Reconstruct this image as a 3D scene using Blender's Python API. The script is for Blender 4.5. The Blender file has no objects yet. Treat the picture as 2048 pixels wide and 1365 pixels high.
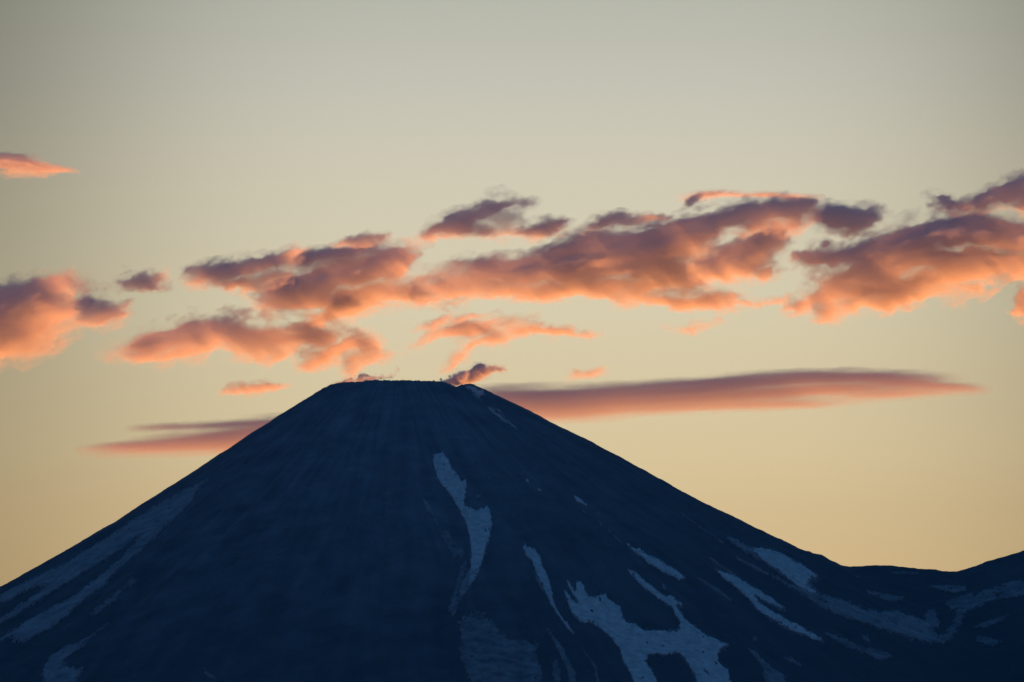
import bpy, math
import numpy as np
from mathutils import Vector

# ------------------------------------------------------------------ camera, sky, sun, exposure
PW, PH, FPX = 2048.0, 1365.0, 18940.0        # the photograph's frame and focal length in its pixels
CAM = np.array([0.0, 0.0, 100.0])
PITCH = math.radians(6.298)
scene = bpy.context.scene
cd = bpy.data.cameras.new("camera"); cam = bpy.data.objects.new("camera", cd)
scene.collection.objects.link(cam); scene.camera = cam
cam.location = CAM; cam.rotation_euler = (math.radians(90) + PITCH, 0, 0)
cd.sensor_width = 36; cd.lens = 36 * FPX / PW
cd.clip_start = 10; cd.clip_end = 200000

SUN_EL, SUN_AZ = math.radians(-16), math.radians(24)   # sun already below the horizon, behind the volcano to the right
SUN_DIR = np.array([math.sin(SUN_AZ) * math.cos(SUN_EL), math.cos(SUN_AZ) * math.cos(SUN_EL), math.sin(SUN_EL)])
ld = bpy.data.lights.new("sun", "SUN"); ld.energy = 5.0; ld.angle = math.radians(0.5); ld.color = (1.0, 0.33, 0.08)
lo = bpy.data.objects.new("sun", ld); scene.collection.objects.link(lo)
lo.rotation_euler = Vector(SUN_DIR).to_track_quat('Z', 'Y').to_euler()
lo.location = (20000, 60000, 9000)

world = bpy.data.worlds.new("World"); scene.world = world; world.use_nodes = True
nt = world.node_tree; N = nt.nodes; L = nt.links
N.clear()
def nd(t, **kw):
    n = N.new(t)
    for k, v in kw.items(): setattr(n, k, v)
    return n
def mth(op, a, b=None, c=None, clamp=False):
    n = nd('ShaderNodeMath', operation=op); n.use_clamp = clamp
    for i, v in enumerate((a, b, c)):
        if v is None: continue
        if isinstance(v, (int, float)): n.inputs[i].default_value = v
        else: L.new(v, n.inputs[i])
    return n.outputs[0]
def s2l(r, g, b):
    f = lambda c: (c / 255 / 12.92) if c / 255 <= 0.04045 else ((c / 255 + 0.055) / 1.055) ** 2.4
    return (f(r), f(g), f(b), 1)
def ramp(fac, stops):
    r = nd('ShaderNodeValToRGB'); cr = r.color_ramp; cr.interpolation = 'B_SPLINE' if False else 'LINEAR'
    while len(cr.elements) > 1: cr.elements.remove(cr.elements[-1])
    cr.elements[0].position = stops[0][0]; cr.elements[0].color = stops[0][1]
    for p, c in stops[1:]:
        e = cr.elements.new(p); e.color = c
    L.new(fac, r.inputs[0]); return r.outputs[0]
tc = nd('ShaderNodeTexCoord'); sep = nd('ShaderNodeSeparateXYZ'); L.new(tc.outputs['Generated'], sep.inputs[0])
az = mth('ARCTAN2', sep.outputs[0], sep.outputs[1])
el = mth('ARCSINE', sep.outputs[2])
D2 = math.degrees
eld = mth('MULTIPLY', el, D2(1)); azd = mth('MULTIPLY', az, D2(1))
# glow bands of the evening sky by elevation (degrees 0..90 squeezed: fac = el/10 for the low band)
fac = mth('MULTIPLY', eld, 0.1, clamp=True)
def air(r, g, b):                            # colour seen through the evening air -> colour of the sky behind it
    c = s2l(r, g, b); return (c[0] / 0.845, c[1] / 0.85, c[2] / 0.87, 1)
low = ramp(fac, [(0.0, air(200, 120, 62)), (0.30, air(208, 160, 98)), (0.45, air(213, 182, 127)), (0.53, air(217, 192, 146)), (0.56, air(219, 199, 156)), (0.65, air(216, 205, 174)),
                 (0.718, air(209, 202, 179)), (0.775, air(199, 196, 181)), (0.833, air(186, 187, 173)), (0.90, air(165, 172, 168)), (1.0, air(135, 150, 158))])
# the glow falls off to both sides of the place where the sun went down
azo = mth('SUBTRACT', azd, 0.27)
az2 = mth('MULTIPLY', azo, azo)
fall = mth('ADD', mth('MULTIPLY', mth('EXPONENT', mth('MULTIPLY', mth('MULTIPLY', az2, az2), -1 / 92.0)), 0.58), 0.42)
wide = mth('ADD', mth('MULTIPLY', mth('EXPONENT', mth('MULTIPLY', az2, -1 / 900.0)), 0.9), 0.1)
pw = mth('MAXIMUM', mth('MINIMUM', mth('ADD', mth('MULTIPLY', mth('SUBTRACT', eld, 5.3), 0.15), 0.72), 1.1), 0.7)
fall = mth('MULTIPLY', mth('POWER', fall, pw), wide)
cfl = nd('ShaderNodeCombineXYZ'); L.new(fall, cfl.inputs[0]); L.new(mth('POWER', fall, 1.03), cfl.inputs[1]); L.new(mth('POWER', fall, 1.16), cfl.inputs[2])
lowc = nd('ShaderNodeVectorMath', operation='MULTIPLY'); L.new(low, lowc.inputs[0]); L.new(cfl.outputs[0], lowc.inputs[1])
# dusk blue for the rest of the sky: Nishita with the sun just at the horizon
sky = nd('ShaderNodeTexSky', sky_type='NISHITA'); sky.sun_disc = False
sky.sun_elevation = math.radians(-1.0); sky.sun_rotation = SUN_AZ; sky.air_density = 1.0; sky.dust_density = 0.3; sky.ozone_density = 2.5
skyc = nd('ShaderNodeMix', data_type='RGBA'); skyc.blend_type = 'MULTIPLY'; skyc.inputs[0].default_value = 1
L.new(sky.outputs[0], skyc.inputs[6]); skyc.inputs[7].default_value = (0.08, 0.08, 0.08, 1)
dome = ramp(mth('MULTIPLY', mth('ADD', eld, 90), 1 / 180.0, clamp=True),
            [(0.0, (0.20, 0.085, 0.05, 1)), (0.49, (0.26, 0.13, 0.085, 1)), (0.53, (0.05, 0.07, 0.12, 1)), (0.7, (0.011, 0.074, 0.18, 1)), (1.0, (0.009, 0.065, 0.18, 1))])  # warm half below the horizon is added, unseen, to lift the dark cloud cores
dsum = nd('ShaderNodeVectorMath', operation='ADD'); L.new(dome, dsum.inputs[0]); L.new(skyc.outputs[2], dsum.inputs[1])
hi = mth('SUBTRACT', 1.0, mth('MULTIPLY', mth('SUBTRACT', eld, 7.5), 1 / 14.0, clamp=True))   # 1 low, 0 above 21 degrees
lo_ = mth('MULTIPLY', mth('ADD', eld, 3.0), 1 / 4.0, clamp=True)
sidem = mth('SUBTRACT', 1.0, mth('MULTIPLY', mth('SUBTRACT', mth('ABSOLUTE', azo), 5.0), 1 / 50.0, clamp=True))
k = mth('MULTIPLY', mth('MULTIPLY', hi, lo_), sidem)
mx = nd('ShaderNodeMix', data_type='RGBA'); L.new(k, mx.inputs[0]); L.new(dsum.outputs[0], mx.inputs[6]); L.new(lowc.outputs[0], mx.inputs[7])
bg = nd('ShaderNodeBackground'); bg.inputs[1].default_value = 1.0; L.new(mx.outputs[2], bg.inputs[0])
wo = nd('ShaderNodeOutputWorld'); L.new(bg.outputs[0], wo.inputs[0])
world.cycles.sampling_method = 'MANUAL'; world.cycles.sample_map_resolution = 1024

scene.view_settings.view_transform = 'Standard'; scene.view_settings.look = 'None'
scene.view_settings.exposure = 0; scene.view_settings.gamma = 1
scene.render.engine = 'CYCLES'
cy = scene.cycles
cy.use_denoising = True
try: cy.denoiser = 'OPENIMAGEDENOISE'
except Exception: pass
cy.use_adaptive_sampling = True; cy.adaptive_threshold = 0.02
cy.max_bounces = 6; cy.diffuse_bounces = 2; cy.glossy_bounces = 1; cy.transmission_bounces = 2
cy.volume_bounces = 4; cy.transparent_max_bounces = 96
cy.volume_step_rate = 1.0; cy.volume_max_steps = 256
cy.sample_clamp_indirect = 4
cy.caustics_reflective = False; cy.caustics_refractive = False

# ------------------------------------------------------------------ helpers
FWD = np.array([0, math.cos(PITCH), math.sin(PITCH)]); UP = np.array([0, -math.sin(PITCH), math.cos(PITCH)])
def rays(px, py):
    px = np.asarray(px, float); py = np.asarray(py, float)
    a = (px - PW / 2) / FPX; b = (PH / 2 - py) / FPX
    return np.stack([a, FWD[1] + UP[1] * b, FWD[2] + UP[2] * b], -1)
def at(px, py, Y):
    d = rays(px, py)
    return CAM + d * ((Y - CAM[1]) / d[..., 1])[..., None]

def hsh(ix, iy, seed):
    h = (ix.astype(np.int64) * 374761393 + iy.astype(np.int64) * 668265263 + seed * 1442695041) & 0xFFFFFFFF
    h = ((h ^ (h >> 13)) * 1274126177) & 0xFFFFFFFF
    return (h ^ (h >> 16)) & 0xFFFFFFFF
def perlin(x, y, seed=0):
    x = np.asarray(x, float); y = np.asarray(y, float)
    ix = np.floor(x); iy = np.floor(y); fx = x - ix; fy = y - iy
    ix = ix.astype(np.int64); iy = iy.astype(np.int64)
    u = fx * fx * fx * (fx * (fx * 6 - 15) + 10); v = fy * fy * fy * (fy * (fy * 6 - 15) + 10)
    def g(a, b, dx, dy):
        t = hsh(a, b, seed) * (2 * math.pi / 4294967296.0)
        return np.cos(t) * dx + np.sin(t) * dy
    n00 = g(ix, iy, fx, fy); n10 = g(ix + 1, iy, fx - 1, fy); n01 = g(ix, iy + 1, fx, fy - 1); n11 = g(ix + 1, iy + 1, fx - 1, fy - 1)
    a = n00 + u * (n10 - n00); b = n01 + u * (n11 - n01)
    return (a + v * (b - a)) * 1.5
def fbm(x, y, seed=0, o=4, gain=0.5):
    s = 0; a = 1.0; t = 0
    for i in range(o):
        s = s + a * perlin(x * 2 ** i + 17.3 * i, y * 2 ** i - 9.1 * i, seed + i); t += a; a *= gain
    return s / t

def make_mesh(name, verts, faces, mat, smooth=True, parent=None):
    me = bpy.data.meshes.new(name)
    verts = np.asarray(verts, np.float32); faces = np.asarray(faces, np.int32)
    me.vertices.add(len(verts)); me.vertices.foreach_set("co", verts.ravel())
    nf, k_ = faces.shape
    me.loops.add(nf * k_); me.loops.foreach_set("vertex_index", faces.ravel())
    me.polygons.add(nf); me.polygons.foreach_set("loop_start", np.arange(0, nf * k_, k_, dtype=np.int32))
    me.polygons.foreach_set("loop_total", np.full(nf, k_, np.int32))
    me.polygons.foreach_set("use_smooth", np.full(nf, smooth))
    me.update(calc_edges=True); me.validate()
    me.materials.append(mat)
    ob = bpy.data.objects.new(name, me); scene.collection.objects.link(ob)
    if parent: ob.parent = parent
    return ob
def tag(o, label=None, cat=None, group=None, kind=None):
    if label: o['label'] = label
    if cat: o['category'] = cat
    if group: o['group'] = group
    if kind: o['kind'] = kind
    return o

# ------------------------------------------------------------------ materials
def new_mat(name):
    m = bpy.data.materials.new(name); m.use_nodes = True; m.node_tree.nodes.clear(); return m
def rock_material():
    m = new_mat("volcanic_ash_and_scree"); t = m.node_tree; n = t.nodes; l = t.links
    out = n.new('ShaderNodeOutputMaterial'); b = n.new('ShaderNodeBsdfPrincipled'); b.inputs['Roughness'].default_value = 0.95
    b.inputs['Specular IOR Level'].default_value = 0.1
    geo = n.new('ShaderNodeNewGeometry'); sp = n.new('ShaderNodeSeparateXYZ'); l.new(geo.outputs['Position'], sp.inputs[0])
    def M(op, a, b2=None, clamp=False):
        q = n.new('ShaderNodeMath'); q.operation = op; q.use_clamp = clamp
        for i, v in enumerate((a, b2)):
            if v is None: continue
            if isinstance(v, (int, float)): q.inputs[i].default_value = v
            else: l.new(v, q.inputs[i])
        return q.outputs[0]
    # coordinates that run with the fall line: angle round the summit and distance down
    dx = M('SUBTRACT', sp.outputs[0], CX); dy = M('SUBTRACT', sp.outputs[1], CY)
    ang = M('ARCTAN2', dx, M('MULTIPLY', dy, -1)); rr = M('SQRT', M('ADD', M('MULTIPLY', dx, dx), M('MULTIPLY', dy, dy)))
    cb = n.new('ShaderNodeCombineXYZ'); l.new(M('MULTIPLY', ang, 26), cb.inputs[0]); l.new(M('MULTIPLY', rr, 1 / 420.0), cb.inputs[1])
    st = n.new('ShaderNodeTexNoise'); st.inputs['Scale'].default_value = 1.0; st.inputs['Detail'].default_value = 6; l.new(cb.outputs[0], st.inputs['Vector'])
    st.inputs['Distortion'].default_value = 0.6
    ns = n.new('ShaderNodeTexNoise'); ns.inputs['Scale'].default_value = 0.011; ns.inputs['Detail'].default_value = 8; ns.inputs['Roughness'].default_value = 0.65
    l.new(geo.outputs['Position'], ns.inputs['Vector'])
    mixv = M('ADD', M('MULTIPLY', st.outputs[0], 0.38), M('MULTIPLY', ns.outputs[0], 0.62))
    hgt = M('MULTIPLY', M('SUBTRACT', sp.outputs[2], 1900), 1 / 850.0, clamp=True)   # lens corner darkening put into the rock colour: paler on top, darker below
    front_lobe = M('EXPONENT', M('MULTIPLY', M('POWER', M('ABSOLUTE', M('ADD', ang, M('MULTIPLY', M('SUBTRACT', ns.outputs[0], 0.5), 0.8))), 2.0), -1.1))   # paler front: lens darkening towards the sides put into the colour
    v = M('MULTIPLY', M('POWER', mixv, 1.7), M('ADD', M('MULTIPLY', hgt, 0.62), M('MULTIPLY', front_lobe, 0.42)))
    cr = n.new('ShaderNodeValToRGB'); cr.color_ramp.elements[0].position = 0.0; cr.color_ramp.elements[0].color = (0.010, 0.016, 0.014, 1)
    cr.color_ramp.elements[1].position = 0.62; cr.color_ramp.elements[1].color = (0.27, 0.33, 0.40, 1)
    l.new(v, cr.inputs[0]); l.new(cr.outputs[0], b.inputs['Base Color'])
    bp = n.new('ShaderNodeBump'); bp.inputs['Strength'].default_value = 0.8; bp.inputs['Distance'].default_value = 12
    l.new(ns.outputs[0], bp.inputs['Height']); l.new(bp.outputs[0], b.inputs['Normal'])
    l.new(b.outputs[0], out.inputs['Surface'])
    return m
def snow_material(name, c0, c1, scale, lo, hi_):
    m = new_mat(name); t = m.node_tree; n = t.nodes; l = t.links
    out = n.new('ShaderNodeOutputMaterial'); b = n.new('ShaderNodeBsdfPrincipled'); b.inputs['Roughness'].default_value = 0.8
    b.inputs['Specular IOR Level'].default_value = 0.2
    geo = n.new('ShaderNodeNewGeometry'); ns = n.new('ShaderNodeTexNoise'); ns.inputs['Scale'].default_value = scale; ns.inputs['Detail'].default_value = 8
    ns.inputs['Roughness'].default_value = 0.7
    l.new(geo.outputs['Position'], ns.inputs['Vector'])
    cr = n.new('ShaderNodeValToRGB'); cr.color_ramp.elements[0].position = lo; cr.color_ramp.elements[0].color = c0
    cr.color_ramp.elements[1].position = hi_; cr.color_ramp.elements[1].color = c1
    l.new(ns.outputs[0], cr.inputs[0]); l.new(cr.outputs[0], b.inputs['Base Color']); l.new(b.outputs[0], out.inputs['Surface'])
    return m
def vapour_material(name, dens, col, aniso=0.35, grain=0):
    m = new_mat(name); t = m.node_tree; n = t.nodes; l = t.links
    out = n.new('ShaderNodeOutputMaterial'); v = n.new('ShaderNodeVolumePrincipled')
    v.inputs['Color'].default_value = col; v.inputs['Density'].default_value = dens; v.inputs['Anisotropy'].default_value = aniso
    if grain:                                     # thicker and thinner billows inside the cloud
        g = n.new('ShaderNodeNewGeometry'); mp = n.new('ShaderNodeMapping'); mp.inputs['Rotation'].default_value = (0, math.radians(16), 0)
        mp.inputs['Scale'].default_value = (0.45 / grain, 0.6 / grain, 1.0 / grain); l.new(g.outputs['Position'], mp.inputs['Vector'])
        nz_ = n.new('ShaderNodeTexNoise'); nz_.inputs['Scale'].default_value = 1.0; nz_.inputs['Detail'].default_value = 4; nz_.inputs['Roughness'].default_value = 0.6
        nz_.inputs['Distortion'].default_value = 0.5
        l.new(mp.outputs[0], nz_.inputs['Vector'])
        mr = n.new('ShaderNodeMapRange'); mr.inputs['From Min'].default_value = 0.36; mr.inputs['From Max'].default_value = 0.66
        mr.inputs['To Min'].default_value = dens * 0.1; mr.inputs['To Max'].default_value = dens * 2.4; l.new(nz_.outputs[0], mr.inputs['Value'])
        l.new(mr.outputs[0], v.inputs['Density'])
    l.new(v.outputs[0], out.inputs['Volume'])
    tr = n.new('ShaderNodeBsdfTransparent'); c = n.new('ShaderNodeRGB'); c.outputs[0].default_value = (1, 1, 1, 1)
    l.new(c.outputs[0], tr.inputs[0]); l.new(tr.outputs[0], out.inputs['Surface'])
    return m

# ------------------------------------------------------------------ the volcano and its ridge: one height function
CY = 25000.0; CPX = 795.0
CX = float(at(CPX, 765, CY)[0])
left_px = [(14,1169),(62,1142.5),(113.6,1113),(148,1092.6),(220,1051),(275.5,1015),(330.6,980.6),(389,942.8),(444,906.6),(499,870.5),(551,836.5),(590,812),(637,784),(655,775)]
right_px = [(945,770),(960,777),(980,785),(1007,798),(1048.5,817.4),(1081.7,835),(1107,848.7),(1166,877),(1215,902.4),(1250,921),(1269.5,932),(1332,966.4),
            (1413,1011.5),(1478,1042),(1543,1074),(1608,1104),(1645,1120),(1676,1128),(1740,1160)]
top_px = [(560,700),(637,782),(648,776),(661,771),(680,767.5),(700,765.5),(714,766),(730,764),(743,762),(799,762.4),(830,763),(866,764),(885,766),(900,770),(912,776),(924,771.5),(940,769.4),(950,770.5),(960,740)]
ridge_px = [(1500,1150),(1640,1140),(1696,1137),(1741,1134.6),(1768,1135),(1809,1138.6),(1867,1142),(1895,1147),(1910,1146.5),(1926,1143),(1946,1135.6),(1973,1125),(2011,1116),(2048,1104),(2150,1070),(2400,1010),(2800,990)]
def prof(pts):
    a = np.array(pts); w = at(a[:, 0], a[:, 1], CY); return w[:, 0], w[:, 2]
lx, lz = prof(left_px); rx_, rz = prof(right_px); tx, tz = prof(top_px); gx, gz = prof(ridge_px)
def pack(d, z):
    o = np.argsort(d); d = d[o]; z = z[o] - 0.0098 * d
    # continue inward as a straight cone, outward with an easing foot
    s = (z[1] - z[0]) / (d[1] - d[0]) * 1.0; s = min(s, -0.50)
    d = np.concatenate([[0], d]); z = np.concatenate([[z[0] - s * d[1]], z])
    sl = min((z[-1] - z[-4]) / (d[-1] - d[-4]), -0.54); e = d[-1]; h = z[-1]
    dd = [e + q for q in (400, 900, 1600, 2600, 4000, 7000)]; zz = []
    for q, kf in zip((400, 500, 700, 1000, 1400, 3000), (1.0, 1.0, 1.0, 0.97, 0.9, 0.6)):
        h = h + sl * kf * q; zz.append(h)
    return np.concatenate([d, dd]), np.concatenate([z, np.maximum(zz, -60)])
Ld, Lz = pack(CX - lx, lz); Rd, Rz = pack(rx_ - CX, rz)
def smin(a, b, k_): h = np.clip(0.5 + 0.5 * (b - a) / k_, 0, 1); return b + (a - b) * h - k_ * h * (1 - h)
def smax(a, b, k_): return -smin(-a, -b, k_)
def height(x, y, fine=True):
    dx = x - CX; dy = y - CY; d = np.hypot(dx, dy); ang = np.arctan2(dx, -dy)
    w = 0.5 + 0.5 * np.clip(dx / np.maximum(d, 1), -1, 1)
    w = w * w * (3 - 2 * w)
    cone = np.interp(d, Ld, Lz) * (1 - w) + np.interp(d, Rd, Rz) * w
    # gullies fanning from the rim; none on the traced skyline, deeper half way down
    g = fbm(ang * 9 + 5, d / 900.0, 11, 5, 0.55)
    amp = np.clip((d - 180) / 900, 0, 1) * 26 * (0.25 + 0.75 * np.abs(np.cos(ang)))
    cone = cone + g * amp
    top = np.interp(x, tx, tz)
    near = smin(cone, top - 0.106 * np.clip(CY - y, 0, 260), 3.0)
    bowl = np.clip(1 - d / 150.0, 0, 1); near = near - 90 * bowl ** 0.8 * (d < 150)
    r = np.interp(x, gx, gz) - 0.42 * np.abs(y - (CY - 60)) - np.clip((gx[0] - x), 0, 9e9) * 0.6
    r = r + 14 * fbm(x / 260, y / 180, 31, 4) * np.clip(np.abs(y - (CY - 60)) / 150, 0, 1)
    h = smax(near, r, 22 )
    if fine:
        h = h + 3.0 * fbm(x / 38, y / 38, 71, 3, 0.6) * np.clip((d - 230) / 100, 0, 1) + (1.0 + 7.0 * np.exp(-((d - 195) / 45) ** 2)) * fbm(x / 13, y / 13, 3, 4, 0.7) + 2.2 * fbm(ang * 60, d / 60, 5, 3)
    return np.maximum(h, -40 + 30 * fbm(x / 1500, y / 1500, 8, 3))

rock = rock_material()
nth, nr = 1500, 520
u = np.linspace(0, 2 * np.pi, nth, endpoint=False); theta = u + 0.45 * np.sin(u) * -1 * -1 * -1
rad = np.concatenate([np.linspace(4, 220, 60), 220 + 1900 * np.linspace(0, 1, 360)[1:], np.geomspace(2140, 4500, 101)])
nr = len(rad)
T, R_ = np.meshgrid(theta, rad)
X = CX + R_ * np.sin(T); Yv = CY - R_ * np.cos(T); Z = height(X, Yv)
Z[-1] = -250.0                                  # the foot runs under the low country
V = np.stack([X, Yv, Z], -1).reshape(-1, 3)
i = np.arange(nr - 1)[:, None] * nth; j = np.arange(nth)[None, :]; j2 = (j + 1) % nth
F = np.stack([i + j, i + nth + j, i + nth + j2, i + j2], -1).reshape(-1, 4)
F = F[:, ::-1]
V = np.vstack([V, [[CX, CY, float(Z[0].mean())]]])
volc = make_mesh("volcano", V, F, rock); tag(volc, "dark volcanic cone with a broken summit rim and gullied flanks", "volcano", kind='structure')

# low country round the foot of the mountain
gm = new_mat("dark_tundra"); t_ = gm.node_tree; b_ = t_.nodes.new('ShaderNodeBsdfPrincipled'); o_ = t_.nodes.new('ShaderNodeOutputMaterial')
nz = t_.nodes.new('ShaderNodeTexNoise'); nz.inputs['Scale'].default_value = 0.002; nz.inputs['Detail'].default_value = 8
gg = t_.nodes.new('ShaderNodeNewGeometry'); t_.links.new(gg.outputs['Position'], nz.inputs['Vector'])
cr_ = t_.nodes.new('ShaderNodeValToRGB'); cr_.color_ramp.elements[0].color = (0.02, 0.03, 0.02, 1); cr_.color_ramp.elements[1].color = (0.07, 0.08, 0.05, 1)
t_.links.new(nz.outputs[0], cr_.inputs[0]); t_.links.new(cr_.outputs[0], b_.inputs['Base Color']); b_.inputs['Roughness'].default_value = 1
t_.links.new(b_.outputs[0], o_.inputs['Surface'])
gxs = np.linspace(-16000, 16000, 161); gys = np.linspace(-6000, 29400, 178)
GX, GY = np.meshgrid(gxs, gys); dd_ = np.hypot(GX - CX, GY - CY)
GZ = 40 * fbm(GX / 2500, GY / 2500, 77, 4) - 4 - 60 * np.clip(1 - dd_ / 7000, 0, 1) * 1.5
GZ = np.where(np.hypot(GX, GY) < 900, np.minimum(GZ, 5), GZ)
GZ -= np.clip(GY - 28500, 0, 9e9) * 0.3
i = np.arange(len(gys) - 1)[:, None] * len(gxs); j = np.arange(len(gxs) - 1)[None, :]
GF = np.stack([i + j, i + j + 1, i + len(gxs) + j + 1, i + len(gxs) + j], -1).reshape(-1, 4)
ground = make_mesh("ground", np.stack([GX, GY, GZ], -1).reshape(-1, 3), GF, gm); tag(ground, "dark low country in front of the volcano", "ground", kind='structure')

# ------------------------------------------------------------------ snow lying in the gullies
def hit(px, py):
    d = rays(px, py); d = d / d[..., 1:2]
    y = np.full(px.shape, 22600.0); done = np.zeros(px.shape, bool); lo_y = y.copy()
    ys = np.arange(22600, 27600, 25.0); yh = np.full(px.shape, np.nan)
    for q in ys:
        z = CAM[2] + d[..., 2] * q; h = height(d[..., 0] * q, np.full(px.shape, q), False)
        m = (~done) & (h > z); yh[m] = q; done |= m
        if done.all(): break
    a = yh - 25; b = yh.copy()
    for _ in range(9):
        c = 0.5 * (a + b); z = CAM[2] + d[..., 2] * c; h = height(d[..., 0] * c, c, False); m = h > z
        b = np.where(m, c, b); a = np.where(m, a, c)
    x = d[..., 0] * b
    return np.stack([x, b, height(x, b)], -1), done
def inside(px, py, poly):
    r = np.zeros(px.shape, bool); n_ = len(poly)
    for a in range(n_):
        x1, y1 = poly[a]; x2, y2 = poly[(a + 1) % n_]
        if y1 == y2: continue
        c = ((y1 > py) != (y2 > py)) & (px < (x2 - x1) * (py - y1) / (y2 - y1) + x1); r ^= c
    return r
def snow_patch(poly, label, mat, tilt=60, rough=3.0, step=1.7, seed=1, streak=1.0, holes=0.0, thick=2.2, cat="snow patch", name="snow_patch", margin=None, grow=0):
    poly = [(a + (25 if a > 2046 else 0), b + (30 if b > 1361 else 0)) for a, b in poly]
    p = np.array(poly, float); x0, y0 = p.min(0) - 10; x1, y1 = p.max(0) + 10
    xs = np.arange(x0, x1, step); ys = np.arange(y0, y1, step); PX, PY = np.meshgrid(xs, ys)
    t = math.radians(tilt); u_ = PX * math.cos(t) + PY * math.sin(t); v_ = -PX * math.sin(t) + PY * math.cos(t)   # u runs down the slope
    w1 = fbm(u_ / 26, v_ / 5, seed, 5, 0.68) * 6.0 * rough * streak; w2 = fbm(u_ / 14, v_ / 9, seed + 40, 4, 0.65) * 1.5 * rough + fbm(u_ / 5, v_ / 3, seed + 41, 3, 0.7) * 1.6 * rough
    w1 = w1 + fbm(u_ / 6, v_ / 2.6, seed + 43, 3, 0.7) * 2.2 * rough
    QX = PX + w1 * math.cos(t) - w2 * math.sin(t); QY = PY + w1 * math.sin(t) + w2 * math.cos(t)
    m = inside(QX, QY, poly)
    if grow:
        for gx_, gy_ in ((grow, 0), (-grow, 0), (0, grow), (0, -grow), (grow * 1.6 * math.cos(t), grow * 1.6 * math.sin(t)), (-grow * 1.6 * math.cos(t), -grow * 1.6 * math.sin(t))):
            m |= inside(QX + gx_, QY + gy_, poly)
    holes = max(holes, 0.13)
    if holes > 0: m &= fbm(u_ / 30, v_ / 5, seed + 90, 4, 0.6) < (0.62 - holes)
    cell = m[:-1, :-1] & m[1:, 1:] & m[:-1, 1:] & m[1:, :-1]
    # keep only ground that is really there
    need = np.zeros(m.shape, bool); need[:-1, :-1] |= cell; need[1:, 1:] |= cell; need[:-1, 1:] |= cell; need[1:, :-1] |= cell
    if not cell.any(): print("EMPTY", label); return None
    P, ok = hit(PX[need], PY[need])
    okm = np.zeros(m.shape, bool); okm[need] = ok
    cell &= okm[:-1, :-1] & okm[1:, 1:] & okm[:-1, 1:] & okm[1:, :-1]
    idx = -np.ones(m.shape, int); idx[need] = np.arange(need.sum()); nv = len(P)
    up = np.array([0, -0.45, 0.9]) * thick
    top = P + up; bot = P - up * 0.6
    a, b, c, d = idx[:-1, :-1], idx[:-1, 1:], idx[1:, 1:], idx[1:, :-1]
    Ft = np.stack([a[cell], d[cell], c[cell], b[cell]], -1)
    sides = []
    cp = np.pad(cell, 1)
    C = cp[1:-1, 1:-1]
    for nb, (e0, e1) in (((cp[:-2, 1:-1]), (b, a)), ((cp[2:, 1:-1]), (d, c)), ((cp[1:-1, :-2]), (a, d)), ((cp[1:-1, 2:]), (c, b))):
        q = C & ~nb; s0, s1 = e0[q], e1[q]; sides.append(np.stack([s1, s0, s0 + nv, s1 + nv], -1))
    Fs = np.concatenate([Ft] + sides)
    Vv = np.concatenate([top, bot]); used = np.unique(Fs); re = -np.ones(len(Vv), int); re[used] = np.arange(len(used))
    o = make_mesh(name, Vv[used], re[Fs], mat)
    if grow: return o
    big = (x1 - x0) * (y1 - y0) > 2600 and mat is not faint
    if big:                                        # half-melted dirty margin round the clean snow
        e = snow_patch(poly, None, faint, tilt, rough * 1.25, step, seed + 200, streak, 0.16, 1.1, None, "melting_margin", grow=2.6)
        if e is not None: e.parent = o
    return tag(o, label, cat, "snow patches left on the volcano")

snow = snow_material("old_snow", (0.28, 0.34, 0.36, 1), (0.62, 0.69, 0.71, 1), 0.045, 0.28, 0.62)
dusty = snow_material("dusty_snow", (0.10, 0.12, 0.135, 1), (0.32, 0.35, 0.38, 1), 0.025, 0.3, 0.7)
faint = snow_material("thin_ashy_snow", (0.06, 0.07, 0.08, 1), (0.27, 0.30, 0.33, 1), 0.03, 0.35, 0.7)
exec_snow = True
S = snow_patch
# crop helper: points read in an enlarged view are turned back to photograph pixels
def cr(x0, y0, s): return lambda *pts: [(x0 + a / s, y0 + b / s) for a, b in pts]
A = cr(800, 880, 2.8143); B = cr(1348, 950, 2.9257); Cc = cr(0, 950, 3.2887)
S(A((184,75),(215,75),(232,85),(236,52),(246,72),(252,95),(272,98),(283,125),(292,165),(325,195),(345,235),(370,225),(378,250),(373,300),(362,345),(360,370),(395,378),(420,390),(470,388),(498,372),(506,400),(520,470),(512,520),(492,590),(470,680),(445,740),(405,800),(385,840),(378,820),(395,740),(398,640),(392,560),(370,470),(330,395),(295,330),(262,290),(232,255),(205,215),(190,150)),
  "large ragged snow patch in the central gully high on the cone", snow, tilt=75, rough=1.6, seed=3)
S(A((330,860),(345,800),(375,750),(400,720),(450,730),(430,770),(395,830),(375,860),(350,900),(330,910)), "faint snow tail just below the large central gully patch", dusty, tilt=105, rough=2.5, seed=4)
S(A((112,318),(150,350),(185,400),(205,450),(215,490),(205,480),(180,432),(150,415),(138,370)), "thin curved snow sliver left of the large central gully patch", dusty, tilt=65, rough=1.6, seed=5)
S(A((215,505),(280,520),(300,570),(340,590),(370,630),(365,660),(345,650),(320,690),(290,650),(250,590),(225,540)), "dull snow smear between the thin sliver and the foot of the central gully patch", faint, tilt=55, rough=3, seed=6)
S(A((700,580),(715,608),(760,620),(785,650),(800,700),(830,770),(850,830),(862,900),(880,950),(920,1010),(965,1060),(985,1100),(940,1060),(895,1000),(850,930),(820,870),(790,800),(760,740),(750,700),(715,660),(692,620)),
  "long narrow snow tongue between the central gully patch and the broad lower snowfield", snow, tilt=65, rough=1.8, seed=7)
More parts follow.
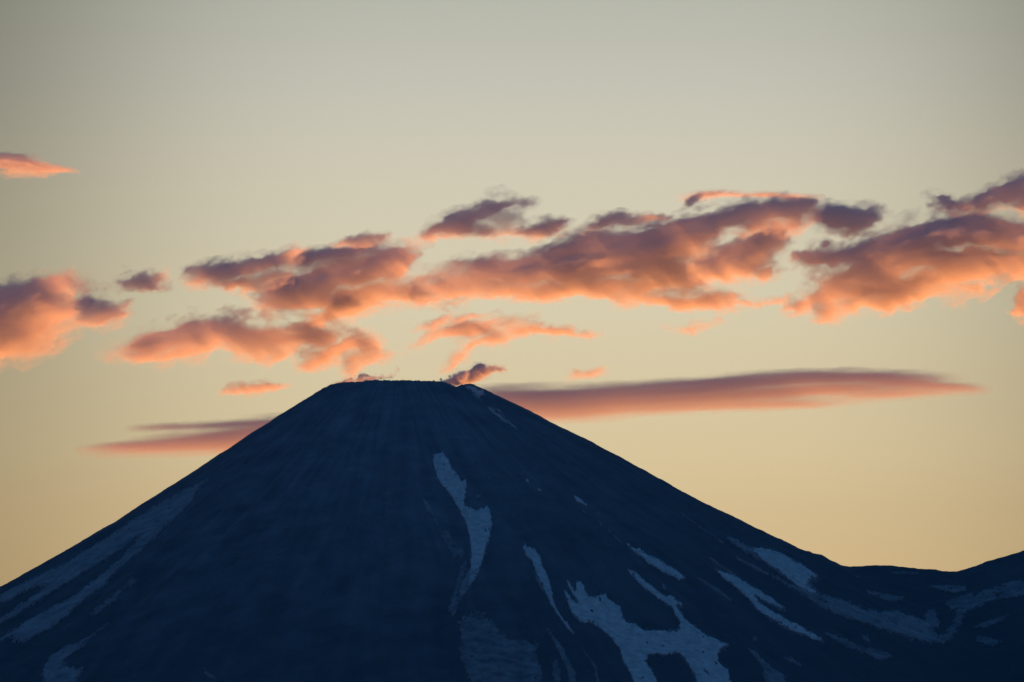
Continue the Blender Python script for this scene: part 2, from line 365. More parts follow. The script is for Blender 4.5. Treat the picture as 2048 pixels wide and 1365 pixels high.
S(A((935,800),(948,795),(985,850),(990,800),(1010,795),(1035,815),(1055,870),(1070,890),(1110,880),(1160,868),(1175,900),(1235,935),(1255,980),(1255,1015),(1330,1040),(1385,1075),(1490,1075),(1540,1080),(1570,1065),(1570,1030),(1545,975),(1510,930),(1440,890),(1370,835),(1310,780),(1268,720),(1330,750),(1390,805),(1480,870),(1530,880),(1560,905),(1590,920),(1580,935),(1555,935),(1600,1000),(1660,1050),(1720,1095),(1800,1130),(1862,1158),(1800,1185),(1790,1215),(1800,1260),(1850,1300),(1885,1365),(1700,1365),(1650,1310),(1600,1240),(1570,1205),(1490,1218),(1400,1208),(1385,1250),(1420,1300),(1490,1365),(1340,1365),(1300,1330),(1255,1245),(1235,1180),(1180,1110),(1110,1060),(1060,1025),(1015,1030),(965,975),(945,930),(925,870),(925,840),(950,870),(985,920),(1000,910),(960,860)),
  "broad forked snowfield low on the cone with a ragged comb-like top edge", snow, tilt=50, rough=1.9, step=2.0, seed=8)
S(A((1270,580),(1300,600),(1335,620),(1345,612),(1380,640),(1440,670),(1500,700),(1560,740),(1605,775),(1580,800),(1530,770),(1470,745),(1410,705),(1360,665),(1325,640),(1300,625)), "stubby diagonal snow strip above the forked snowfield", snow, tilt=32, rough=1.8, seed=9)
S(A((975,318),(1000,322),(1040,350),(1060,372),(1030,368),(985,345)), "short bright snow fleck alone on the upper right slope of the cone", snow, tilt=35, rough=1.2, seed=10)
S(A((705,222),(722,222),(735,245),(715,240)), "bright snow speck right of the top of the central gully patch", snow, tilt=35, rough=1.0, seed=11, step=1.2)
S(A((765,275),(785,278),(805,295),(780,292)), "small snow speck just below the bright one on the upper slope", snow, tilt=35, rough=1.0, seed=12, step=1.2)
S(A((1018,395),(1035,396),(1055,420),(1030,412)), "tiny snow speck under the short bright fleck", dusty, tilt=35, rough=0.8, seed=13, step=1.2)
S(A((1105,402),(1130,412),(1120,424)), "tiny dull snow speck right of the one under the bright fleck", dusty, tilt=35, rough=0.8, seed=14, step=1.2)
S(A((1160,500),(1195,520),(1180,528)), "tiny snow speck at the head of the dotted snow line", dusty, tilt=35, rough=0.8, seed=15, step=1.2)
S(A((1195,535),(1225,552),(1262,582),(1240,580),(1205,552)), "thin broken snow thread leading down to the stubby diagonal strip", dusty, tilt=38, rough=0.8, seed=16, step=1.2)
S(A((1115,455),(1135,470),(1145,492),(1125,482)), "tiny dull snow dash between the bright fleck and the thin broken thread", dusty, tilt=50, rough=0.8, seed=26, step=1.2)
S(A((425,312),(445,308),(456,325),(430,332)), "small detached snow blot right of the notch in the central gully patch", dusty, tilt=20, rough=1.4, seed=17, step=1.2)
S(A((480,205),(500,210),(520,238),(495,230)), "barely visible snow speck right of the upper part of the central gully patch", faint, tilt=35, rough=1.0, seed=18, step=1.2)
S(A((1470,820),(1495,815),(1500,850),(1480,845)), "small dull snow dot between the stubby strip and the fork of the lower snowfield", dusty, tilt=35, rough=1.4, seed=19, step=1.2)
S(A((750,740),(775,770),(800,820),(815,865),(790,830),(765,780)), "hair-thin snow line along the left edge of the long tongue", dusty, tilt=62, rough=0.8, seed=20, step=1.2)
S(A((825,1050),(850,1085),(880,1130),(925,1190),(950,1250),(985,1310),(1000,1365),(965,1365),(945,1300),(915,1235),(880,1170),(850,1110)), "wavy lower snow streak at the bottom edge between the grey smear and the broad snowfield", dusty, tilt=65, rough=2.0, seed=21)
S(A((1000,1130),(1050,1200),(1110,1280),(1140,1365),(1120,1365),(1085,1280),(1030,1190)), "faint long snow thread left of the stem of the forked snowfield", faint, tilt=62, rough=1.0, seed=22)
S(A((850,1235),(885,1240),(905,1300),(910,1365),(870,1365),(855,1290)), "blurry low snow blotch at the bottom left of the wavy streak", faint, tilt=80, rough=2.5, seed=23)
S(A((500,1010),(560,1040),(555,1075),(620,1110),(700,1125),(800,1130),(780,1170),(775,1220),(800,1300),(820,1365),(420,1365),(360,1290),(330,1210),(345,1120),(320,1020),(400,960),(470,960)), "wide mottled grey snow smear low in the middle of the cone", faint, tilt=75, rough=5, seed=24, holes=0.12, step=2.2)
S(A((270,950),(300,860),(330,740),(365,660),(390,660),(370,760),(330,850),(330,960),(290,1010)), "dim vertical snow veil below the dull smear", faint, tilt=100, rough=4, seed=25, holes=0.2)
# right flank and saddle
S(B((290,362),(340,365),(400,395),(440,430),(500,432),(560,440),(610,450),(650,475),(700,505),(750,530),(800,560),(850,605),(840,625),(800,625),(830,680),(870,705),(930,715),(1000,740),(1060,765),(1100,775),(1080,790),(1150,795),(1300,800),(1400,830),(1450,850),(1500,860),(1545,885),(1520,900),(1480,905),(1540,935),(1600,950),(1570,975),(1500,985),(1400,965),(1300,930),(1200,900),(1080,855),(950,815),(850,770),(780,725),(700,670),(620,625),(560,590),(590,585),(680,640),(740,660),(690,610),(600,560),(520,510),(430,460),(350,410)),
  "long snowfield sweeping from the right flank down into the saddle", dusty, tilt=33, rough=3.4, seed=30, step=2.0, holes=.22)
S(B((450,430),(560,440),(650,475),(750,530),(850,600),(800,612),(790,660),(860,700),(800,700),(700,640),(600,560),(500,490)), "bright upper part of the saddle snowfield on the right flank", snow, tilt=33, rough=2.2, seed=31, thick=3.6)
S(B((225,548),(290,570),(350,590),(430,640),(520,690),(590,735),(655,795),(600,780),(540,745),(480,712),(500,750),(560,790),(640,835),(720,880),(800,920),(880,970),(850,980),(760,940),(700,920),(620,880),(540,835),(470,775),(440,735),(400,700),(350,650),(280,600)), "twin pronged snow streak below the saddle snowfield on the right flank", snow, tilt=36, rough=2.6, seed=32)
S(B((860,920),(950,930),(1010,965),(1080,1000),(1150,1010),(1220,1030),(1290,1060),(1230,1095),(1170,1085),(1100,1045),(1020,1010),(950,985)), "dim snow lobe continuing below the twin pronged streak", faint, tilt=30, rough=3.5, seed=33)
S(B((130,600),(200,635),(270,680),(350,745),(300,720),(220,665)), "hair-thin diagonal snow line beneath the twin pronged streak", dusty, tilt=36, rough=0.8, seed=34, step=1.3)
S(B((180,468),(230,500),(290,545),(370,590),(330,580),(250,530)), "slim snow line above the twin pronged streak", dusty, tilt=36, rough=0.9, seed=35, step=1.3)
S(B((10,205),(80,250),(150,300),(220,350),(300,400),(280,405),(200,350),(120,295),(50,248)), "faint straight snow scratch running down to the saddle snowfield", faint, tilt=35, rough=0.8, seed=36, step=1.4)
S(B((350,480),(450,525),(560,585),(540,590),(430,530)), "narrow snow thread just under the bright part of the saddle snowfield", dusty, tilt=33, rough=1.0, seed=37, step=1.4)
S(B((450,950),(475,945),(495,968),(460,970)), "small snow dot on the dark slope below the twin pronged streak", dusty, tilt=20, rough=1.2, seed=38, step=1.3)
S(B((430,1010),(490,1050),(560,1120),(640,1170),(700,1214),(580,1214),(520,1130),(470,1060)), "pointed snow streak at the bottom edge under the small dot", dusty, tilt=48, rough=2.0, seed=39)
S(B((610,1055),(660,1075),(700,1070),(730,1100),(775,1120),(730,1125),(690,1105),(640,1085)), "dim broken snow bits right of the pointed bottom streak", faint, tilt=25, rough=3, seed=40)
S(B((1105,675),(1200,690),(1300,705),(1380,725),(1300,745),(1220,738),(1160,712)), "dim flat snow band in the saddle under the skyline", faint, tilt=8, rough=2.4, seed=41)
S(B((1250,570),(1350,565),(1470,578),(1400,588),(1300,584)), "thin snow lens right below the saddle skyline", faint, tilt=3, rough=1.5, seed=42)
S(B((1050,598),(1080,596),(1115,610),(1070,612)), "small dim snow dash left of the lens under the saddle skyline", faint, tilt=3, rough=1.2, seed=43, step=1.4)
S(B((1480,655),(1600,645),(1700,650),(1720,680),(1640,695),(1560,680)), "faint snow blotch where the hill meets the saddle", faint, tilt=5, rough=2.5, seed=44)
S(B((2060,590),(1980,620),(1900,650),(1800,680),(1700,700),(1600,735),(1580,760),(1650,790),(1630,850),(1600,900),(1540,950),(1560,990),(1640,960),(1680,880),(1710,810),(1800,770),(1900,730),(2060,700)), "curving snow ribbon climbing the right-hand hill from the saddle bowl", faint, tilt=-25, rough=4.0, seed=45, holes=.27)
S(B((1980,820),(1880,840),(1800,870),(1730,900),(1830,895),(1900,870)), "faint snow band below the curving ribbon on the hill", faint, tilt=-25, rough=2.5, seed=46)
S(B((1760,950),(1850,945),(1910,975),(1880,1010),(1800,1000)), "dim snow patch low on the hill at the edge of the bowl", faint, tilt=10, rough=3.5, seed=47)
S(B((1480,780),(1530,790),(1560,880),(1520,920),(1470,850)), "dull snow knob between the saddle snowfield and the hill ribbon", faint, tilt=60, rough=3.0, seed=48)
S(B((1090,930),(1140,940),(1160,990),(1110,975)), "small dull snow smudge above the dim lobe on the right slope", faint, tilt=60, rough=2.0, seed=49)
# left flank
S(Cc((1400,0),(1330,45),(1260,80),(1180,120),(1060,185),(930,270),(800,345),(700,420),(560,500),(440,580),(330,630),(200,690),(80,750),(-20,800),(-20,850),(60,830),(150,775),(240,730),(310,740),(220,800),(140,850),(60,910),(-20,960),(-20,990),(60,950),(180,880),(300,800),(430,720),(560,640),(690,560),(810,480),(930,385),(890,450),(790,560),(680,650),(560,745),(430,830),(300,900),(180,960),(60,1040),(-20,1090),(-20,1110),(80,1060),(130,1110),(240,1060),(350,1000),(420,950),(500,870),(620,780),(700,720),(760,640),(860,560),(960,470),(1080,360),(1180,270),(1260,180),(1310,90)),
  "long forked snowfield running down the left flank beside the skyline", dusty, tilt=-32, rough=3.0, seed=50, step=2.0)
S(Cc((870,670),(910,680),(900,710),(820,770),(740,850),(640,920),(560,950),(620,880),(720,810),(800,740)), "faint snow streak just below the left flank snowfield", faint, tilt=-35, rough=3, seed=51)
S(Cc((740,955),(640,1030),(520,1100),(420,1140),(340,1190),(290,1260),(280,1365),(440,1365),(520,1320),(550,1275),(480,1270),(420,1260),(410,1225),(480,1180),(580,1090),(680,1010)), "hook-shaped snow patch at the lower left with a thin upper tail", dusty, tilt=-38, rough=2.5, seed=52)
S(Cc((1335,1260),(1355,1260),(1365,1300),(1440,1345),(1400,1350),(1340,1320)), "very faint snow crescent at the bottom between the hook and the grey smear", faint, tilt=40, rough=1.6, seed=53)
S(Cc((1520,20),(1470,80),(1400,150),(1440,90)), "faint snow hair right of the tip of the left flank snowfield", faint, tilt=-45, rough=1.2, seed=54, step=1.4)
S([(505,908),(497,918),(485,930),(478,936),(490,920)], "short pale snow tick above the left flank snowfield", faint, tilt=-45, rough=0.8, seed=55, step=1.3)

# ------------------------------------------------------------------ clouds and steam: closed bodies filled with droplets
def vapour(name, strokes, Y, mat, sigma, label, cat, group, noise=1.0, scale=1.0, seed=0, step=2.5, tilt=16, stretch=1.8, shear=0.12, thr=0.16, soft=False, aspect=1.0, gain=1.0, xshear=0.0, wisp=0.36, body=0.92):
    st = np.array(strokes, float)
    ext = np.maximum(st[:, 2], st[:, 3]) * 2.3 + 14 * scale
    x0 = (st[:, 0] - ext).min(); x1 = (st[:, 0] + ext).max(); y0 = (st[:, 1] - ext).min(); y1 = (st[:, 1] + ext).max()
    xs = np.arange(x0, x1, step); ys = np.arange(y0, y1, step); PX, PY = np.meshgrid(xs, ys)
    t = math.radians(tilt); u_ = (PX * math.cos(t) - PY * math.sin(t)) / stretch / scale; v_ = (PX * math.sin(t) + PY * math.cos(t)) / scale
    wx = (fbm(u_ / 46, v_ / 46, seed + 1, 5, 0.58) * 30 + fbm(u_ / 11, v_ / 11, seed + 3, 4, 0.65) * 8.5) * noise * scale
    wy = (fbm(u_ / 46, v_ / 46, seed + 2, 5, 0.58) * 22 + fbm(u_ / 11, v_ / 11, seed + 4, 4, 0.65) * 7) * noise * scale
    QX = PX + wx; QY = PY + wy; Fd = np.zeros(PX.shape)
    for cx, cy_, rx, ry, an, am in st:
        a = math.radians(an); dx = QX - cx; dy = QY - cy_
        p = (dx * math.cos(a) - dy * math.sin(a)) / rx; q = (dx * math.sin(a) + dy * math.cos(a)) / (ry * body)
        Fd += am * np.exp(-(p * p + q * q) ** (1.08 if not soft else 1.0))
    det = fbm(u_ / 24, v_ / 24, seed + 7, 6, 0.62)
    det2 = 1 - np.abs(fbm(u_ / 34, v_ / 34, seed + 9, 4, 0.55)) * 2
    thin = np.exp(-Fd / 1.6)                     # the fine tearing is at the thin edges, the cores are smooth
    Tm = Fd * (1 + 0.4 * noise * fbm(u_ / 34, v_ / 26, seed + 6, 3) + (0.15 + 0.8 * thin) * noise * det + 0.25 * thin * noise * (det2 - 0.6)) - thr * (1 + 1.2 * noise * det)
    Tm = np.where(Tm > 0, Tm, 0) * gain
    if wisp > 0:                                   # torn translucent fringe round the body
        W2 = np.zeros(PX.shape); RX = QX + wx * 0.7; RY = QY + wy * 0.7
        for cx, cy_, rx, ry, an, am in st:
            a = math.radians(an); dx = RX - cx; dy = RY - cy_
            p = (dx * math.cos(a) - dy * math.sin(a)) / (rx * 1.25 + 5 * scale); q = (dx * math.sin(a) + dy * math.cos(a)) / (ry * 1.45 + 5 * scale)
            W2 += min(am, 2.2) * np.exp(-(p * p + q * q))
        rg = 1 - 2.6 * np.abs(fbm(u_ / 26, v_ / 14, seed + 51, 5, 0.6))
        Tm = Tm + wisp * np.clip(np.minimum(W2, 1.6) * (0.45 + 0.75 * rg) - 0.17, 0, None)
    Tm = Tm * (0.88 + 0.23 * Tm) if not soft else Tm
    for _ in range(1):
        P_ = np.pad(Tm, 1, mode='edge'); P_ = 0.25 * P_[:-2] + 0.5 * P_[1:-1] + 0.25 * P_[2:]; Tm = 0.25 * P_[:, :-2] + 0.5 * P_[:, 1:-1] + 0.25 * P_[:, 2:]
    Tm = np.clip(Tm - 0.02, 0, None)
    keep = Tm > 0.28                               # drop scraps too thin to hold together
    for _ in range(14):
        kk = keep.copy(); kk[1:] |= keep[:-1]; kk[:-1] |= keep[1:]; kk[:, 1:] |= keep[:, :-1]; kk[:, :-1] |= keep[:, 1:]; keep = kk & (Tm > 0)
    nbr = keep.astype(int); n2 = np.zeros_like(nbr)
    for a in (-2, -1, 0, 1, 2):
        for b in (-2, -1, 0, 1, 2): n2 += np.roll(np.roll(nbr, a, 0), b, 1)
    Tm = np.where(keep & (n2 >= 18), Tm, 0)
    D = Tm / (2 * sigma) * aspect + np.where(Tm > 0, 0.008 / sigma, 0)
    cell = (D[:-1, :-1] > 0) | (D[1:, 1:] > 0) | (D[:-1, 1:] > 0) | (D[1:, :-1] > 0)
    need = np.zeros(D.shape, bool); need[:-1, :-1] |= cell; need[1:, 1:] |= cell; need[:-1, 1:] |= cell; need[1:, :-1] |= cell
    rim = need & (D <= 0); body = need & (D > 0)
    W = at(PX, PY, Y); zc = W[..., 2]; zmid = (zc[body]).mean(); xmid = W[..., 0][body].mean()
    mpp = Y / FPX
    off = -shear * (zc - zmid) + xshear * (W[..., 0] - xmid) + fbm(u_ / 70, v_ / 70, seed + 21, 3) * 60 * mpp * noise * 0.15
    fr = 1 + 0.5 * fbm(u_ / 40, v_ / 32, seed + 23, 2); split = np.clip(0.06 * fr, 0.02, 0.12)
    yf = Y + off - 2 * D * split; yb = Y + off + 2 * D * (1 - split)
    vf = at(PX, PY, yf); vb = at(PX, PY, yb)
    idf = -np.ones(D.shape, int); idb = idf.copy()
    nb_, nr_ = body.sum(), rim.sum()
    idf[body] = np.arange(nb_); idb[body] = nb_ + np.arange(nb_); idf[rim] = 2 * nb_ + np.arange(nr_); idb[rim] = idf[rim]
    Vv = np.concatenate([vf[body], vb[body], vf[rim]])
    def quads(I, flip):
        q = np.stack([I[:-1, :-1][cell], I[1:, :-1][cell], I[1:, 1:][cell], I[:-1, 1:][cell]], -1)
        return q[:, ::-1] if flip else q
    Fq = np.concatenate([quads(idf, False), quads(idb, True)])
    o = make_mesh(name, Vv, Fq, mat)
    return tag(o, label, cat, group)

SG = 0.007
cloud_m = vapour_material("cloud_droplets", SG * 1.45, (0.965, 0.945, 0.957, 1), 0.5, grain=105)
lens_m = vapour_material("lenticular_droplets", SG * 1.5, (0.90, 0.885, 0.92, 1), 0.3)
G1 = "sunset clouds above the volcano"
def cloud(strokes, label, Y=45000, **kw): return vapour("cloud", strokes, Y, kw.pop('mat', cloud_m), kw.pop('sigma', SG), label, "cloud", G1, **kw)

cloud([(0,325,45,7,-4,9),(55,330,45,5,-10,8),(110,337,32,3.5,-6,1.3),(20,312,45,6,-3,1.0),(15,345,45,7,0,1.1),(75,343,20,3,10,.4)],
      "small tapering cloud wisp alone high at the left edge", seed=11, Y=42440, scale=.45, tilt=-8, stretch=2.5, step=2.2, noise=.8)
cloud([(20,605,62,24,8,6.0),(85,583,48,17,20,3.8),(45,650,85,34,18,1.9),(15,685,60,22,10,1.8),(110,635,50,20,32,1.5),(150,574,42,12,2,1.0),(95,560,45,7,12,.8),(0,650,40,36,0,2.2)],
      "thick cloud at the left edge with a dark back and glowing orange belly", seed=22, scale=.65, noise=1.2)
cloud([(172,612,22,20,-20,1.3),(212,628,28,17,5,1.9),(185,640,20,10,0,.7),(250,607,16,8,20,.5),(242,628,8,8,0,.5)],
      "ragged grey scud just right of the thick left-edge cloud", seed=33, scale=.5, Y=44470, noise=1.2, step=2.2)
cloud([(292,560,32,10,8,2.2),(262,565,26,6,12,1.2),(246,545,16,4,15,.9),(305,575,24,7,-12,1.0),(318,550,12,5,10,.5)],
      "small isolated puff between the left-edge cloud and the central bank", seed=44, gain=0.7, scale=.45, noise=1.2, step=2.0)
cloud([(425,548,38,14,10,2.4),(455,540,26,12,20,1.6),(510,532,46,11,16,2.0),(560,518,34,9,16,1.8),(470,566,40,8,0,.9),(545,556,34,10,8,1.7),(505,575,30,6,-5,.6),(395,545,22,6,0,.6)],
      "long smoky grey arm of cloud reaching left from the broad purple and orange cloud", seed=56, scale=.55, Y=44070, noise=1.1, step=2.4)
cloud([(575,572,40,15,10,3.0),(620,562,52,18,12,5.2),(690,548,62,20,14,6.5),(752,530,40,17,16,5.2),(600,590,60,12,4,2.0),
       (610,515,45,9,4,1.0),(660,512,52,11,8,1.3),(720,500,50,10,8,1.4),(790,505,30,9,-8,1.4),(825,512,26,5,0,1.1),(795,540,30,18,50,1.5),
       (570,608,45,11,-6,1.3),(640,606,60,12,2,1.8),(700,598,50,12,14,1.9),(760,585,60,15,8,1.6),(830,578,50,14,16,1.5)],
      "broad cloud above the summit's left side with purple core and orange rims", seed=55, scale=.7)
cloud([(705,482,34,6,14,.9),(750,476,26,6,10,1.1),(735,489,34,5,4,.7),(770,470,14,4,0,.5)],
      "thin grey tatters on top of the broad purple and orange cloud", seed=57, scale=.4, Y=44300, noise=1.1, step=2.2)
cloud([(870,580,40,15,12,1.4),(905,560,50,20,12,1.5),(900,592,45,10,6,1.1),(965,532,46,12,8,2.2),(1010,545,55,15,4,4.0),(1075,537,62,16,14,5.8),(1150,515,62,20,18,6.2),(1225,498,66,20,10,5.6),(1300,495,80,26,8,5.2),(1370,470,62,18,18,5.0),(1180,545,90,13,6,4.6),(1290,535,70,14,0,3.4),
       (1010,576,60,9,-2,1.4),(1080,585,90,9,-2,1.3),(1180,578,90,10,-3,1.4),(1270,572,90,12,0,1.5),(1350,556,60,15,-6,1.5),(1400,545,36,20,30,1.5),(1280,598,80,9,-3,1.0),(1370,604,60,8,0,.9),(1415,600,46,8,5,1.7),(1480,606,70,6,2,.8),(1560,606,50,7,0,.45),
       (1085,498,30,6,30,1.0),(1145,488,40,7,22,1.3),(1190,468,40,8,14,1.4),(1335,447,60,6,4,1.3),(1400,455,30,8,20,1.3)],
      "longest cloud bank of the sky, stretched over the crater from centre to right", seed=66, scale=.8)
cloud([(1222,440,32,9,14,2.2),(1255,446,26,7,0,1.1),(1300,437,36,6,4,1.3),(1195,452,24,6,20,.9)],
      "grey tuft riding on the top edge of the longest bank", seed=67, scale=.45, Y=44250, noise=1.1, step=2.2)
cloud([(1500,500,55,22,24,4.6),(1470,530,45,18,15,4.0),(1530,480,32,13,30,2.2),(1530,545,18,14,40,1.2),(1445,515,30,12,25,2.0)],
      "dark rounded purple lump at the right end of the longest bank", seed=77, scale=.7, Y=44500)
cloud([(1480,430,50,14,10,3.4),(1560,420,45,17,5,3.8),(1600,415,30,10,15,2.0),(1440,440,40,14,5,2.4),(1590,450,18,14,50,1.6),(1520,450,40,10,0,1.6)],
      "grey flat cloudlet on top of the longest bank under the thin streak", seed=88, scale=.6, Y=44030, noise=1.1)
cloud([(1690,435,48,17,4,3.2),(1725,445,24,13,20,1.8),(1745,418,16,6,20,.8),(1665,425,28,9,10,1.4),(1700,465,30,8,-10,.8)],
      "lone smoky grey puff between the longest bank and the dark right cloud", seed=99, scale=.55, Y=44470, noise=1.1)
cloud([(950,432,70,14,22,1.7),(1000,412,40,10,10,1.7),(900,450,50,12,18,1.3),(960,458,60,12,-4,1.1),(860,473,30,6,18,.7),(1010,440,30,16,10,.8),(1050,412,24,6,0,.4)],
      "wispy grey-lilac cloud floating above the gap left of the longest bank", seed=110, scale=.7, Y=44280, noise=1.1)
cloud([(1082,458,38,11,6,2.6),(1040,465,20,8,0,1.4),(1120,447,18,7,20,1.6)],
      "small dark grey puff touching the right end of the wispy grey-lilac cloud", seed=121, scale=.5, Y=44300, noise=1.1, step=2.2)
cloud([(1480,391,95,3.6,-1,1.0),(1400,393,40,5,10,.9),(1580,392,60,3.5,-3,.6),(1590,398,24,5,0,.8)],
      "thin flat orange streak above the grey cloudlet", seed=132, gain=0.7, scale=.5, noise=.35, step=2.0, tilt=2, stretch=4, Y=46500)
cloud([(1390,398,22,6,25,1.3),(1385,405,12,5,30,.8),(1425,387,18,4,10,.7)],
      "small grey hook at the left tip of the thin orange streak", seed=133, scale=.4, noise=1.0, step=2.0, Y=43900)
cloud([(1630,513,30,9,6,2.6),(1600,512,22,7,5,1.3),(1650,490,13,8,20,1.8),(1690,512,44,9,10,4.6),(1760,497,60,15,16,6.5),(1840,478,66,21,14,7.0),(1910,462,64,20,4,6.8),(1985,470,60,18,-6,6.4),(2060,480,60,18,-6,6),(2160,475,90,26,0,6),
       (1800,522,80,11,8,5.0),(1900,518,90,13,2,4.6),(1990,525,80,10,4,3.2),(1690,560,60,13,24,2.4),(1760,550,70,15,12,2.6),(1650,592,50,10,20,1.9),(1720,585,70,13,16,1.9),(1800,572,80,15,14,1.9),(1880,556,80,14,14,1.9),(1960,548,70,12,10,1.6),
       (1650,620,20,14,-60,1.2),(1720,612,60,9,12,1.2),(1790,600,60,11,14,1.2),(1860,590,50,10,18,.9),(1950,575,40,12,16,.7),(2040,545,40,11,12,1.5),(1930,600,36,7,24,.4),
       (1900,436,40,6,-6,1.3),(1990,450,60,5,-12,1.5),(1860,450,40,8,14,2.2),(1960,500,50,5,4,1.2)],
      "darkest heaviest cloud at the right edge with a wide orange underside", seed=144, scale=.8)
cloud([(1885,398,22,10,-15,1.6),(1905,412,20,9,0,1.6),(1870,405,16,7,20,.8),(1925,420,18,8,10,1.0)],
      "small curled puff over the back of the darkest right cloud", seed=155, scale=.45, noise=1.2, step=2.0, Y=44470)
cloud([(2000,390,45,13,18,4.2),(2045,378,38,16,10,5.0),(1960,402,26,8,15,2.0),(2060,405,20,12,0,2.5),(2080,380,30,20,0,4)],
      "dark slate cloud in the upper right, cut by the right edge", seed=166, scale=.6, Y=44400)
cloud([(2052,605,16,22,0,2.6),(2035,620,14,8,30,1.2)],
      "orange scrap low on the right edge beneath the darkest cloud", seed=177, scale=.4, step=2.0)
cloud([(330,680,55,15,16,3.2),(400,668,62,17,14,3.4),(280,695,40,9,5,1.8),(245,692,12,6,30,1.0),(450,672,60,20,-4,2.0),(350,702,70,14,6,1.9),(520,678,55,15,-8,1.4),(590,675,60,14,4,2.0),(640,680,45,13,0,1.4),(500,700,60,10,0,.9),(560,715,30,10,30,.6),(440,655,50,6,0,1.0),(410,645,22,5,15,.6)],
      "low orange cloud with a purple ridge over the left flank of the volcano", seed=188, scale=.8)
cloud([(640,640,50,16,20,1.5),(600,655,40,10,10,1.0),(680,625,45,10,10,1.0),(570,630,60,6,0,.5),(720,615,40,8,10,.7),(655,668,36,9,30,1.0)],
      "pale peach veil under the broad purple and orange cloud", seed=199, gain=0.8, scale=.8, thr=.1)
cloud([(690,692,45,12,20,2.2),(640,715,40,11,25,1.6),(730,690,26,12,-20,1.5),(745,715,26,8,0,1.0),(700,740,20,14,60,.6),(620,735,14,8,60,.5),(720,722,30,8,10,1.0),(790,712,16,4,15,.6)],
      "small crooked orange cloud just above the left steam on the summit", seed=210, gain=0.75, scale=.6)
cloud([(950,655,75,9,12,1.9),(880,668,50,8,20,1.5),(1030,658,70,8,-4,1.4),(1110,666,60,8,-2,1.2),(990,680,60,9,20,1.2),(930,705,40,9,42,1.0),(905,722,14,8,50,.6),(1160,670,30,5,0,.5)],
      "feathery orange wisp above the crater between the two steam plumes", seed=221, gain=0.75, scale=.7)
cloud([(880,645,22,7,30,.8),(930,637,32,6,10,1.0),(840,655,24,5,10,.5)],
      "faint grey scud above the feathery orange wisp", seed=232, scale=.5, Y=44400, noise=1.1)
cloud([(505,777,36,8,8,1.4),(545,775,30,5,0,.9),(465,781,24,5,10,.6)],
      "little orange dash of cloud left of the summit", seed=243, gain=0.6, scale=.5, noise=.8, step=2.2)
cloud([(1160,750,18,6,0,1.0),(1195,744,20,5,12,1.0),(1140,758,12,4,20,.5)],
      "little peach cloud above the right lens-shaped cloud", seed=254, gain=0.5, scale=.45, noise=.8, step=2.2)
cloud([(1360,657,34,6,-4,.8),(1400,650,34,6,20,.8),(1450,640,30,6,30,.35)],
      "small pale orange wisp below the longest bank", seed=265, gain=0.6, scale=.5, noise=1, step=2.2)
G2 = "lens-shaped clouds beside the summit"
def lens(strokes, label, **kw):
    return vapour("lenticular_cloud", strokes, 40000, lens_m, SG * .8, label, "cloud", G2, noise=.3, scale=.9, tilt=3, stretch=13, soft=True, shear=1.0, thr=.1, **kw)
lens([(1100,792,110,8,0,2.4),(1250,786,150,8,2,2.6),(1400,778,120,7,5,3.2),(1530,762,150,6,2,3.8),(1680,755,110,6,-1,3.6),(1790,764,90,6,-5,2.0),(1880,775,70,4.5,-4,1.1),(1110,812,120,13,3,2.2),(1040,797,70,12,0,2.4),(1150,828,90,7,4,.9),
      (1300,802,150,9,3,1.5),(1480,790,150,9,3,1.5),(1640,779,130,9,3,1.4),(1560,808,110,5,0,.8),(1380,812,130,7,3,.8),(1260,775,130,4,4,.8),(1450,758,120,4,5,.8),(1780,788,90,7,2,.8)],
     "long smooth lens-shaped cloud reaching right from behind the right slope", seed=300)
lens([(1880,748,70,3,0,.22),(1940,752,50,3,0,.2)], "barely visible peach streak over the tip of the right lens-shaped cloud", seed=305)
lens([(430,880,130,8,7,2.6),(530,865,110,14,8,3.4),(340,886,110,6,6,1.2),(420,892,130,7,2,1.2),(260,892,80,4,3,.5)],
     "smooth tapering lens-shaped cloud disappearing behind the left slope", seed=310)
lens([(430,852,120,4,3,.7),(520,847,90,4,4,1.3),(330,855,70,3.5,2,.5)], "thin grey veil just above the left lens-shaped cloud", seed=320)

# steam from the crater
SS = 0.09
steam_m = vapour_material("steam_droplets", SS * 0.8, (0.95, 0.94, 0.965, 1), 0.4, grain=11)
G3 = "steam plumes on the summit"
def on_slope(px, py, out=8):
    P, ok = hit(np.array([[float(px)]]), np.array([[float(py)]])); return float(P[0, 0, 1]) - out
def steam(strokes, label, Y, **kw): return vapour("steam_plume", strokes, Y, steam_m, SS, label, "steam", G3, step=0.9, scale=kw.pop('scale', .24), stretch=1.2, tilt=kw.pop('tilt', 25), thr=.2, noise=kw.pop('noise', .75), **kw)
steam([(884,765,10,2.5,10,2.2),(896,763,12,4,15,3.0),(908,762,12,6,20,4.5),(918,757,11,8,25,5.5),(926,752,9,7,25,4.0),(882,759.5,2.6,2.4,0,2.6),(898,754,2.2,3,0,1.8),(906,768,10,4,10,3.0)],
      "slate blue steam bank welling up at the notch in the crater rim", 25035, seed=401, body=1, wisp=.1, noise=.6)
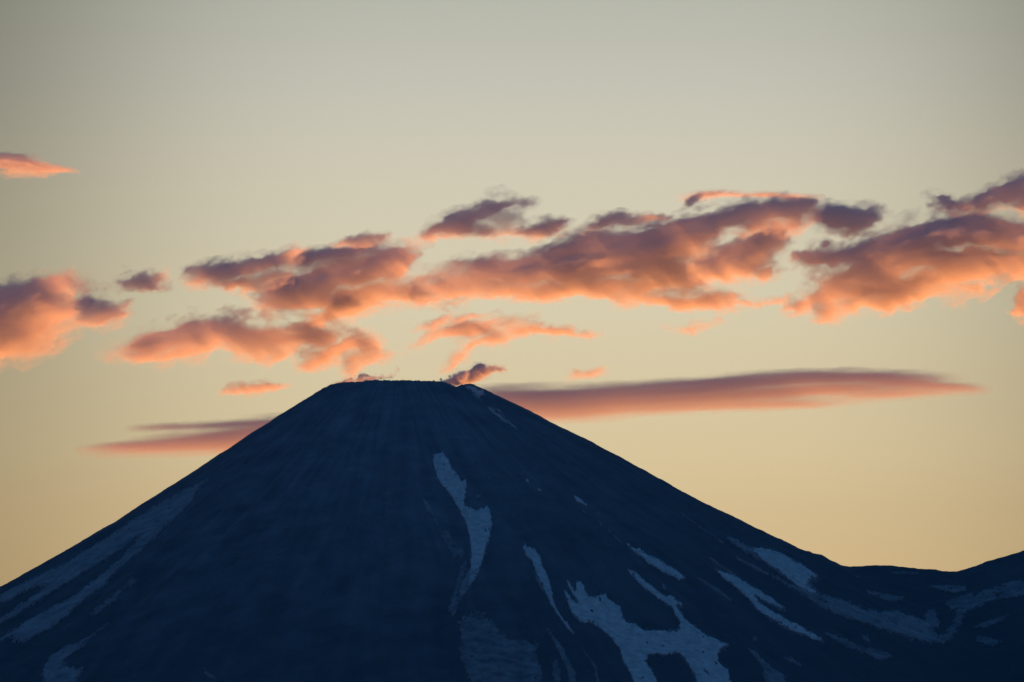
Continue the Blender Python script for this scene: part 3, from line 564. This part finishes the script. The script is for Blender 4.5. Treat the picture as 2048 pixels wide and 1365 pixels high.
steam([(916,766,7,4,20,3.5),(924,763,7,5,20,4.5),(932,759,7,5.5,20,5),(940,756,7,6,20,5.5),(929,752,5,4,20,3.5),(937,749,5.5,4.5,20,4.5),(945,746,6,5.5,20,5),(948,753,7,5,10,5),(952,740,5.5,5,20,5),(958,735,6,5.5,20,5.5),(965,733,5,4,0,4.5),(961,742,7,6,20,5.5),(958,751,8,5,10,4.5),(968,749,7,5,10,3.8),(971,741,6,5,20,4),(978,744,5,4.5,20,3.2),(980,737,5,4.5,20,3),(987,740,5,4,20,2.4),(989,734,5,3,10,1.8),(996,736,4.5,4,20,1.6),(1001,742,4,4,20,1.1),(1006,736,4,4,0,.9),(1012,741,3,3,0,.6),(940,764,10,3,10,2.4),(955,760,9,2.5,10,1.8)],
      "pink and purple billowing steam plume trailing right from the crater rim", 25120, seed=405, body=1, wisp=.3, noise=.8, scale=.13)
steam([(668,769,10,2.4,20,1.0),(682,766,9,2.8,18,1.5),(694,763,8,3.2,18,1.8),(702,759.5,4,3.4,20,1.8),(708,763,7,3,10,1.6),(717,760,5,4,40,2.0),(722,755,4,5,0,2.4),(727,751,4,3,0,1.8),(734,753,4,3,20,1.6),(732,760,8,3.6,10,1.8),(741,757,5,4,20,1.4),(749,756,6,4,20,1.2),(758,757,6,4,10,.9),(766,754,5,5,40,.7),(775,756,7,4,20,.6),(784,752,4,5,-30,.55),(790,745,3.4,5,-25,.5),(796,738,3,4,0,.45)],
      "small torn steam wisps along the left end of the crater rim", 25095, gain=1.5, noise=.7, wisp=.15, scale=.13, seed=412)
steam([(948,781,9,4,-30,1.3),(959,787,7,4.5,20,1.8),(953,797,9,3.5,-70,1.2),(963,809,9,2.2,-55,1.0),(938,775,8,2.5,-10,.9)],
      "pinkish steam wisp hugging the slope right under the right rim", on_slope(956, 792, 12), seed=423, shear=-1.7, gain=2.4)
steam([(985,822,15,2.6,-42,.8),(1005,838,16,2.6,-40,.8),(1024,850,15,2.4,-38,.6),(1000,824,12,2.4,-42,.5)],
      "pale thread of gas trailing down the upper right slope", on_slope(1003, 836, 10), seed=434, noise=.5, shear=-1.7, gain=2.6)

# ------------------------------------------------------------------ evening air
hz = new_mat("evening_air"); th = hz.node_tree
ho = th.nodes.new('ShaderNodeOutputMaterial'); hv = th.nodes.new('ShaderNodeVolumePrincipled')
hv.inputs['Color'].default_value = (0.25, 0.65, 1.0, 1); hv.inputs['Density'].default_value = 0.75e-5; hv.inputs['Anisotropy'].default_value = 0.0
th.links.new(hv.outputs[0], ho.inputs['Volume'])
x0, x1, y0, y1, z0, z1 = -16500, 16500, -6500, 29700, -700, 2860
bv = [(x0,y0,z0),(x1,y0,z0),(x1,y1,z0),(x0,y1,z0),(x0,y0,z1),(x1,y0,z1),(x1,y1,z1),(x0,y1,z1)]
bf = [(0,3,2,1),(4,5,6,7),(0,1,5,4),(1,2,6,5),(2,3,7,6),(3,0,4,7)]
haze = make_mesh("haze", bv, bf, hz, smooth=False); tag(haze, "thin blue evening haze in front of the volcano", "haze", kind='stuff')
